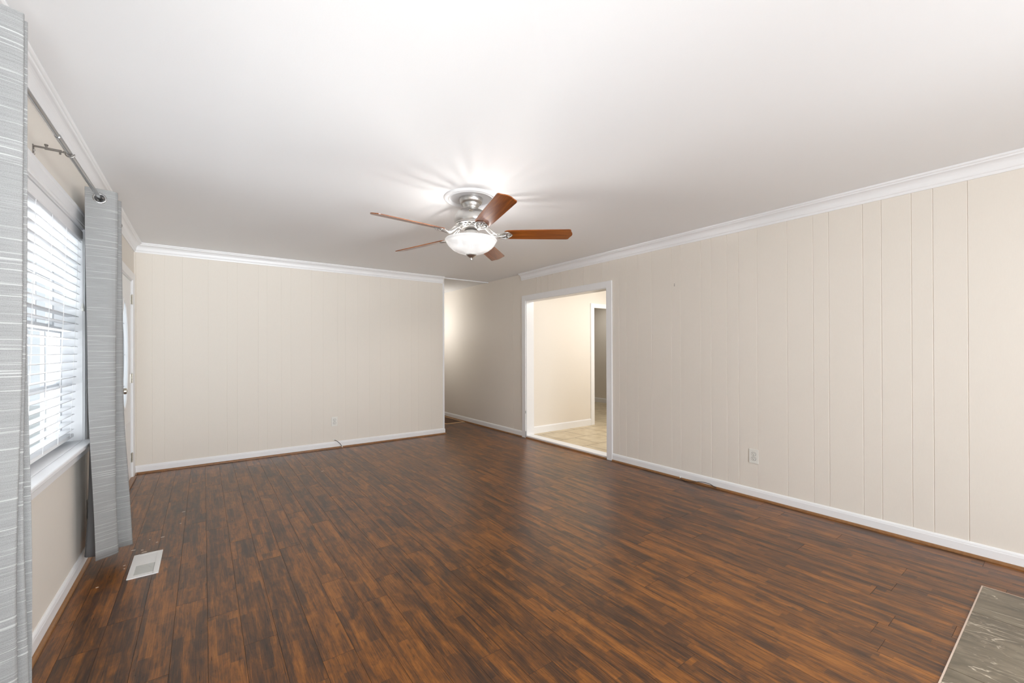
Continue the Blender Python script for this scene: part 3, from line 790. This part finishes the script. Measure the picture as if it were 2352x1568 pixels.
# ------------------------------------------------------------------ outlets, cables, floor register
def outlet(loc, normal, label, size=(0.078, 0.122), group='duplex wall outlets'):
    """plate in the plane facing `normal` ('-x', '-y' or '+x')"""
    root = empty('wall_outlet', loc, label, 'outlet')
    def T(bm):
        rot = {'-y': 0, '-x': -PI/2, '+x': PI/2}[normal]
        mtx = Matrix.Translation(loc) @ Matrix.Rotation(rot, 4, 'Z')
        bmesh.ops.transform(bm, matrix=mtx, verts=bm.verts); return bm
    w, h = size[0]/2, size[1]/2
    bm = B(); box(bm, -w, w, -0.006, -0.0018, -h, h)
    obj('cover_plate', T(bm), M['plastic'], root, bevel=0.0015)
    bm = B(); box(bm, -w+0.002, w-0.002, -0.0020, 0.0, -h+0.002, h-0.002)
    obj('plate_edge_shade', T(bm), M['dark'], root)  # dark sheet added as the shade behind the plate edge
    for sz in (-1, 1):
        bm = B(); c = 0.0205*sz; pts = []
        for i in range(24):
            a = 2*PI*i/24; pts.append((0.0175*math.cos(a), -0.006, c+max(-0.0135, min(0.0135, 0.0175*math.sin(a)))))
        prism(bm, pts, (0, 0, 0), (0, -0.0022, 0))
        rc = obj('receptacle', T(bm), M['plastic'], root)
        bm = B(); prism(bm, [(x*1.1, y, c+(z-c)*1.12) for x, y, z in pts], (0, 0.0005, 0), (0, -0.0003, 0))
        obj('socket_gap', T(bm), M['dark'], rc)
        bm = B()
        box(bm, -0.0075, -0.0052, -0.0087, -0.0081, c-0.001, c+0.008); box(bm, 0.0052, 0.0072, -0.0087, -0.0081, c+0.0005, c+0.007)
        lathe(bm, [(0, 0), (0.0026, 0), (0.0026, 0.0006), (0, 0.0006)], (0, -0.0087, c-0.0075), 10, axis='Y')
        obj('socket_slots', T(bm), M['dark'], rc)
    bm = B(); lathe(bm, [(0, 0), (0.003, 0), (0.002, 0.001), (0, 0.0012)], (0, -0.0075, 0), 10, axis='Y')
    obj('plate_screw', T(bm), M['chrome'], root)
    return root
outlet((1.999, D, 0.353), '-y', 'white outlet cover plate low on the back wall above the short cable')
outlet((W, 1.716, 0.363), '-x', 'white duplex outlet low on the long right wall')
outlet((0, 3.745, 0.30), '+x', 'outlet plate on the window wall half hidden behind the far curtain')

cb = empty('coaxial_cable', (2.0, D-0.02, 0), 'short dark cable stub coming out of the back wall over the baseboard', 'cable')
bm = B(); tube(bm, spline([(1.998, D+0.005, 0.105), (2.004, D-0.010, 0.104), (2.03, D-0.026, 0.088), (2.062, D-0.036, 0.055), (2.083, D-0.040, 0.020)], 6), 0.0032, 8); obj('cable_jacket', bm, M['cable'], cb, smooth=True)
bm = B(); tube(bm, [(2.083, D-0.040, 0.022), (2.089, D-0.042, 0.006)], 0.0055, 8); obj('cable_connector', bm, M['plastic'], cb)
bm = B(); lathe(bm, [(0, 0), (0.010, 0), (0.009, -0.003), (0, -0.004)], (1.990, D, 0.112), 14, axis='Y'); obj('wall_plug', bm, M['plastic'], cb)
cb = empty('loose_cable', (W-0.05, 2.2, 0), 'long black cable looping along the baseboard of the right wall', 'cable')
bm = B(); tube(bm, spline([(W-0.020, 2.405, 0.020), (W-0.034, 2.385, 0.006), (W-0.055, 2.33, 0.0045), (W-0.050, 2.26, 0.014), (W-0.046, 2.18, 0.034), (W-0.042, 2.10, 0.036), (W-0.036, 2.055, 0.020), (W-0.030, 2.035, 0.012)], 8), 0.003, 8)
obj('cable_jacket', bm, M['cable'], cb, smooth=True)
bm = B(); tube(bm, [(W-0.018, 2.412, 0.024), (W-0.026, 2.400, 0.017)], 0.006, 8); obj('cable_clip', bm, M['plastic'], cb)

vr = empty('floor_register', (0.307, 3.373, 0), 'white metal air vent set in the floor by the far curtain', 'vent')
vx0, vx1, vy0, vy1 = 0.2375, 0.3775, 3.200, 3.547
bm = B(); zt = 0.0055
box(bm, vx0, 0.263, vy0, vy1, 0, zt); box(bm, 0.351, vx1, vy0, vy1, 0, zt); box(bm, 0.263, 0.351, vy0, 3.232, 0, zt); box(bm, 0.263, 0.351, 3.366, 3.376, 0, zt); box(bm, 0.263, 0.351, 3.522, vy1, 0, zt)
bmesh.ops.remove_doubles(bm, verts=bm.verts, dist=1e-5)
obj('register_frame', bm, M['vent'], vr, bevel=0.0012)
bm = B(); box(bm, 0.2635, 0.3505, 3.3765, 3.5215, 0, 0.0044); obj('blank_plate', bm, M['vent'], vr)
bm = B(); box(bm, 0.263, 0.351, 3.232, 3.366, 0.0004, 0.0010); obj('duct_opening', bm, M['dark'], vr)
bm = B()
for q in range(13):
    y = 3.236+q*0.0103; prism(bm, [(0.2635, y, 0.001), (0.2635, y+0.0035, 0.001), (0.2635, y+0.0070, 0.005), (0.2635, y+0.0035, 0.005)], (0, 0, 0), (0.087, 0, 0))
obj('louvre', bm, M['ventgrey'], vr)

hv = empty('floor_grille', (4.235, 7.07, 0), 'pale framed brown return grille set in the hall floor', 'floor grille')
bm = B(); gx0, gx1, gy0, gy1 = 4.035, 4.415, 6.68, 7.46; w = 0.03
box(bm, gx0, gx0+w, gy0, gy1, 0, 0.008); box(bm, gx1-w, gx1, gy0, gy1, 0, 0.008); box(bm, gx0+w, gx1-w, gy0, gy0+w, 0, 0.008); box(bm, gx0+w, gx1-w, gy1-w, gy1, 0, 0.008)
obj('grille_frame', bm, M['grilleframe'], hv)
bm = B()
for q in range(18): y = gy0+w+0.006+q*0.0395; box(bm, gx0+w, gx1-w, y, y+0.030, 0.0005, 0.006)
obj('wood_louvre', bm, M['grillewood'], hv)

# hearth: two marble tiles flush with the floor, thin pale metal edge
he = empty('marble_hearth', (3.2, -0.1, 0), 'dark veined marble hearth slab flush with the floor at bottom right', 'hearth')
for xa, xb in ((3.622, 3.990), (3.010, 3.618), (2.40, 3.006), (1.80, 2.396)):
    bm = B(); box(bm, xa, xb, -0.16, 0.338, 0, 0.004); obj('hearth_tile', bm, M['marble'], he)
bm = B(); box(bm, 1.80, 3.993, 0.338, 0.3435, 0, 0.0052); box(bm, 3.990, 3.9945, -0.16, 0.338, 0, 0.0048)
obj('edge_strip', bm, mat('pale_tan_edge_strip', srgb(196, 176, 160), 0.4), he)

# two empty screw anchors above mid wall
for k, zz in enumerate((1.958, 1.943)):
    bm = B(); lathe(bm, [(0, 0), (0.0045, 0), (0.0045, -0.002), (0.003, -0.0022), (0, -0.001)], (W, 2.475, zz), 12, axis='X')
    o = obj('wall_anchor', bm, M['darkmetal'])
    tag(o, ('upper' if k == 0 else 'lower')+' of the two small dark screw holes high on the right wall', 'screw hole', 'screw holes in the right wall')
# paint chips scattered near the register
chips = [(0.36, 3.80, .012, .3), (0.335, 3.72, .008, 1), (0.292, 3.80, .006, 2), (0.222, 3.66, .012, .2), (0.268, 3.63, .009, 2.4), (0.282, 3.585, .014, .1), (0.205, 3.43, .008, 1.2), (0.21, 3.38, .007, 1.9),
         (0.46, 4.30, .012, .4), (0.45, 4.02, .008, 1.4), (1.62, 4.86, .014, .2), (0.12, 3.2, .008, .8)]
for x, y, s, a in chips:
    bm = B(); pts = [(x+s*r_*math.cos(a+t), y+s*0.5*r_*math.sin(a+t), 0.0002) for t, r_ in ((0, 1), (1.1, .6), (2.2, .8), (3.3, 1), (4.3, .5), (5.3, .8))]
    prism(bm, pts, (0, 0, 0), (0, 0, 0.0012))
    o = obj('paint_chip', bm, M['chip'])
    tag(o, 'tiny pale chip of debris lying loose on the brown floor', 'debris', 'debris chips on the floor')

# ------------------------------------------------------------------ ceiling medallion and fan
FX, FY = 2.2225, 2.746
bm = B()
lathe(bm, [(0, H), (0.204, H), (0.204, H-0.006), (0.198, H-0.014), (0.188, H-0.017), (0.178, H-0.012), (0.172, H-0.011), (0.166, H-0.016), (0.160, H-0.013), (0.156, H-0.007), (0.06, H-0.006), (0, H-0.006)], (FX, FY, 0), 72)
tag(obj('ceiling_medallion', bm, M['trim'], smooth=True), 'round white moulded medallion on the ceiling above the fan', 'ceiling medallion')
fan = empty('ceiling_fan', (FX, FY, H-0.006), 'brushed nickel ceiling fan with five brown wood blades and a lit glass bowl', 'ceiling fan')
bm = B(); lathe(bm, [(0, H-0.006), (0.088, H-0.006), (0.089, H-0.012), (0.086, H-0.030), (0.078, H-0.044), (0.072, H-0.047), (0.070, H-0.043), (0.066, H-0.046), (0.0, H-0.046)], (FX, FY, 0), 48)
obj('canopy', bm, M['nickel'], fan, smooth=True)
bm = B(); lathe(bm, [(0, 2.398), (0.066, 2.398), (0.064, 2.386), (0.056, 2.370), (0.050, 2.362), (0.050, 2.350), (0, 2.350)], (FX, FY, 0), 48)
obj('neck_cover', bm, M['nickel'], fan, smooth=True)
bm = B(); lathe(bm, [(0, 2.360), (0.052, 2.360), (0.060, 2.352), (0.075, 2.344), (0.080, 2.343), (0.098, 2.334), (0.112, 2.320), (0.121, 2.300), (0.126, 2.275), (0.125, 2.252), (0.120, 2.246), (0.121, 2.240), (0.114, 2.234), (0.0, 2.234)], (FX, FY, 0), 64)
motor = obj('motor_housing', bm, M['nickel'], fan, smooth=True)
bm = B()  # small oval badge on the housing
import itertools
ab = math.radians(-121); r0 = 0.1175
cpos = Vector((FX+r0*math.cos(ab), FY+r0*math.sin(ab), 2.308)); nrm = Vector((math.cos(ab)*0.85, math.sin(ab)*0.85, 0.5)).normalized()
q = nrm.to_track_quat('Z', 'Y').to_matrix().to_4x4() @ Matrix.Diagonal((1, 0.62, 1, 1))
lathe(bm, [(0, 0.001), (0.008, 0.002), (0.013, 0.001), (0.0145, 0.0035), (0.016, 0.001), (0.016, -0.004), (0, -0.004)], cpos, 28, tilt=q)
obj('badge', bm, M['chrome'], motor, smooth=True)
# pierced skirt under the motor
bm = B()
for k in range(20):
    a = 2*PI*k/20
    for rr, zz, sc in ((0.104, 2.227, 1.0), (0.088, 2.219, 0.8)):
        a2 = a+(PI/20 if rr < 0.1 else 0)
        c = Vector((FX+rr*math.cos(a2), FY+rr*math.sin(a2), zz)); t = Vector((-math.sin(a2), math.cos(a2), 0)); o_ = Vector((math.cos(a2)*0.8, math.sin(a2)*0.8, 0.45))
        pts = [c+sc*(0.0145*math.cos(w)*t+0.010*math.sin(w)*o_) for w in [2*PI*i/10 for i in range(11)]]
        tube(bm, pts, 0.0030, 6, cap=False)
lathe(bm, [(0.060, 2.205), (0.074, 2.207), (0.078, 2.212), (0.074, 2.216), (0.060, 2.216)], (FX, FY, 0), 48, closed=True)
lathe(bm, [(0.112, 2.228), (0.120, 2.230), (0.122, 2.236), (0.112, 2.238)], (FX, FY, 0), 48, closed=True)
obj('pierced_skirt', bm, M['nickel'], fan, smooth=True)
bm = B(); lathe(bm, [(0, 2.234), (0.062, 2.234), (0.060, 2.200), (0.040, 2.196), (0.040, 2.188), (0, 2.188)], (FX, FY, 0), 32); obj('flywheel_hub', bm, M['darkmetal'], fan, smooth=True)
bm = B(); lathe(bm, [(0, 2.192), (0.040, 2.192), (0.052, 2.186), (0.054, 2.178), (0.054, 2.140), (0.050, 2.128), (0.0, 2.128)], (FX, FY, 0), 40)
obj('switch_housing', bm, M['nickel'], fan, smooth=True)
bm = B(); lathe(bm, [(0, 2.129), (0.012, 2.129), (0.012, 2.02), (0.038, 2.016), (0.040, 2.008), (0.034, 2.000), (0.016, 1.990), (0.007, 1.985), (0.006, 1.982), (0.009, 1.978), (0.008, 1.972), (0, 1.969)], (FX, FY, 0), 32)
obj('finial', bm, M['nickel'], fan, smooth=True)
bm = B()
prof = [(0.194, 2.124), (0.196, 2.119), (0.193, 2.112), (0.187, 2.108), (0.185, 2.100), (0.176, 2.084), (0.160, 2.067), (0.136, 2.048), (0.105, 2.032), (0.070, 2.020), (0.036, 2.014)]
inner = [(r_-0.004 if r_ > 0.05 else r_, z_+0.004) for r_, z_ in prof[::-1]]
lathe(bm, prof+inner, (FX, FY, 0), 72, closed=True)
obj('glass_bowl', bm, M['bowl'], fan, smooth=True)
for sgn in (-1, 1):
    bx, by = FX+sgn*0.085*math.cos(0.25-yaw), FY+sgn*0.085*math.sin(0.25-yaw)
    bm = B(); lathe(bm, [(0, 0.03), (0.010, 0.03), (0.012, 0.01), (0.024, -0.005), (0.026, -0.018), (0.018, -0.034), (0, -0.038)], (bx, by, 2.088), 20)
    obj('light_bulb', bm, M['bulb'], fan, smooth=True)
    point('fan_lamp', (bx, by, 2.095), 23, (1.0, 0.965, 0.93), 0.028)

# blades and blade irons: built once along +x, then copied and rotated
BZ = 2.1638
half = [(0.250, 0.030), (0.256, 0.046), (0.275, 0.056), (0.40, 0.060), (0.60, 0.064), (0.735, 0.0665), (0.748, 0.064), (0.755, 0.057), (0.757, 0.046), (0.762, 0.034), (0.770, 0.020), (0.774, 0.007)]
outline = half+[(r_, -w_) for r_, w_ in half[::-1]]
bm = B(); vs0 = [bm.verts.new((x, y, 0.0030)) for x, y in outline]; vs1 = [bm.verts.new((x, y, -0.0030)) for x, y in outline]
bm.faces.new(vs0); bm.faces.new(vs1[::-1])
for i in range(len(outline)):
    jn = (i+1) % len(outline); bm.faces.new((vs0[i], vs1[i], vs1[jn], vs0[jn]))
bmesh.ops.recalc_face_normals(bm, faces=bm.faces)
bme = bpy.data.meshes.new('fan_blade'); bm.to_mesh(bme); bm.free(); bme.materials.append(M['blade'])
# iron, drawn in the same frame; z measured from the blade plane
bm = B()
tube(bm, spline([(0.100, 0, 0.058), (0.125, 0, 0.040), (0.155, 0, 0.006), (0.190, 0, -0.018), (0.225, 0, -0.016), (0.262, 0, -0.008)], 6), [0.0075]*31, 8)
for s in (-1, 1):
    tube(bm, spline([(0.110, s*0.012, 0.054), (0.140, s*0.030, 0.030), (0.170, s*0.026, 0.002), (0.200, s*0.012, -0.014), (0.235, s*0.034, -0.012), (0.270, s*0.044, -0.008), (0.292, s*0.026, -0.007), (0.276, s*0.010, -0.007)], 6), 0.0045, 8)
    tube(bm, spline([(0.160, s*0.004, 0.004), (0.185, s*0.022, -0.006), (0.215, s*0.030, -0.012), (0.205, s*0.010, -0.015)], 6), 0.0035, 8)
    tube(bm, spline([(0.292, s*0.026, -0.007), (0.304, s*0.012, -0.006), (0.312, 0, -0.006)], 5), 0.004, 8)
pl = [(0.236, 0.030), (0.262, 0.046), (0.286, 0.036), (0.300, 0.018), (0.306, 0.0)]
pl = pl+[(x, -y) for x, y in pl[-2::-1]]
prism(bm, [(x, y, 0) for x, y in pl], (0, 0, -0.0032), (0, 0, -0.0062))
for sx, sy in ((0.285, 0), (0.262, 0.028), (0.262, -0.028)):
    lathe(bm, [(0, 0), (0.006, 0), (0.005, -0.0035), (0, -0.0045)], (sx, sy, -0.0062), 12)
bmesh.ops.recalc_face_normals(bm, faces=bm.faces)
ime = bpy.data.meshes.new('blade_iron'); bm.to_mesh(ime); bm.free(); ime.materials.append(M['nickel'])
for p in ime.polygons: p.use_smooth = True
up = Vector((0.0005, 0.0378, 1)).normalized()
Xa = Vector((0, 1, 0)).cross(up).normalized(); Ya = up.cross(Xa)
for k in range(5):
    th = math.radians(-104.09+72*k)
    u_ = math.cos(th)*Xa+math.sin(th)*Ya; t_ = -math.sin(th)*Xa+math.cos(th)*Ya
    base_m = Matrix((u_, t_, up)).transposed().to_4x4()
    ctr = Matrix.Translation((0, 0, BZ-(H-0.006)))
    for nm, me, pt in (('fan_blade', bme, math.radians(-15)), ('blade_iron', ime, math.radians(-6))):
        o = bpy.data.objects.new(nm, me); COL.objects.link(o); o.parent = fan
        o.matrix_local = ctr @ base_m @ Matrix.Rotation(pt if nm == 'fan_blade' else math.radians(-13), 4, 'X')
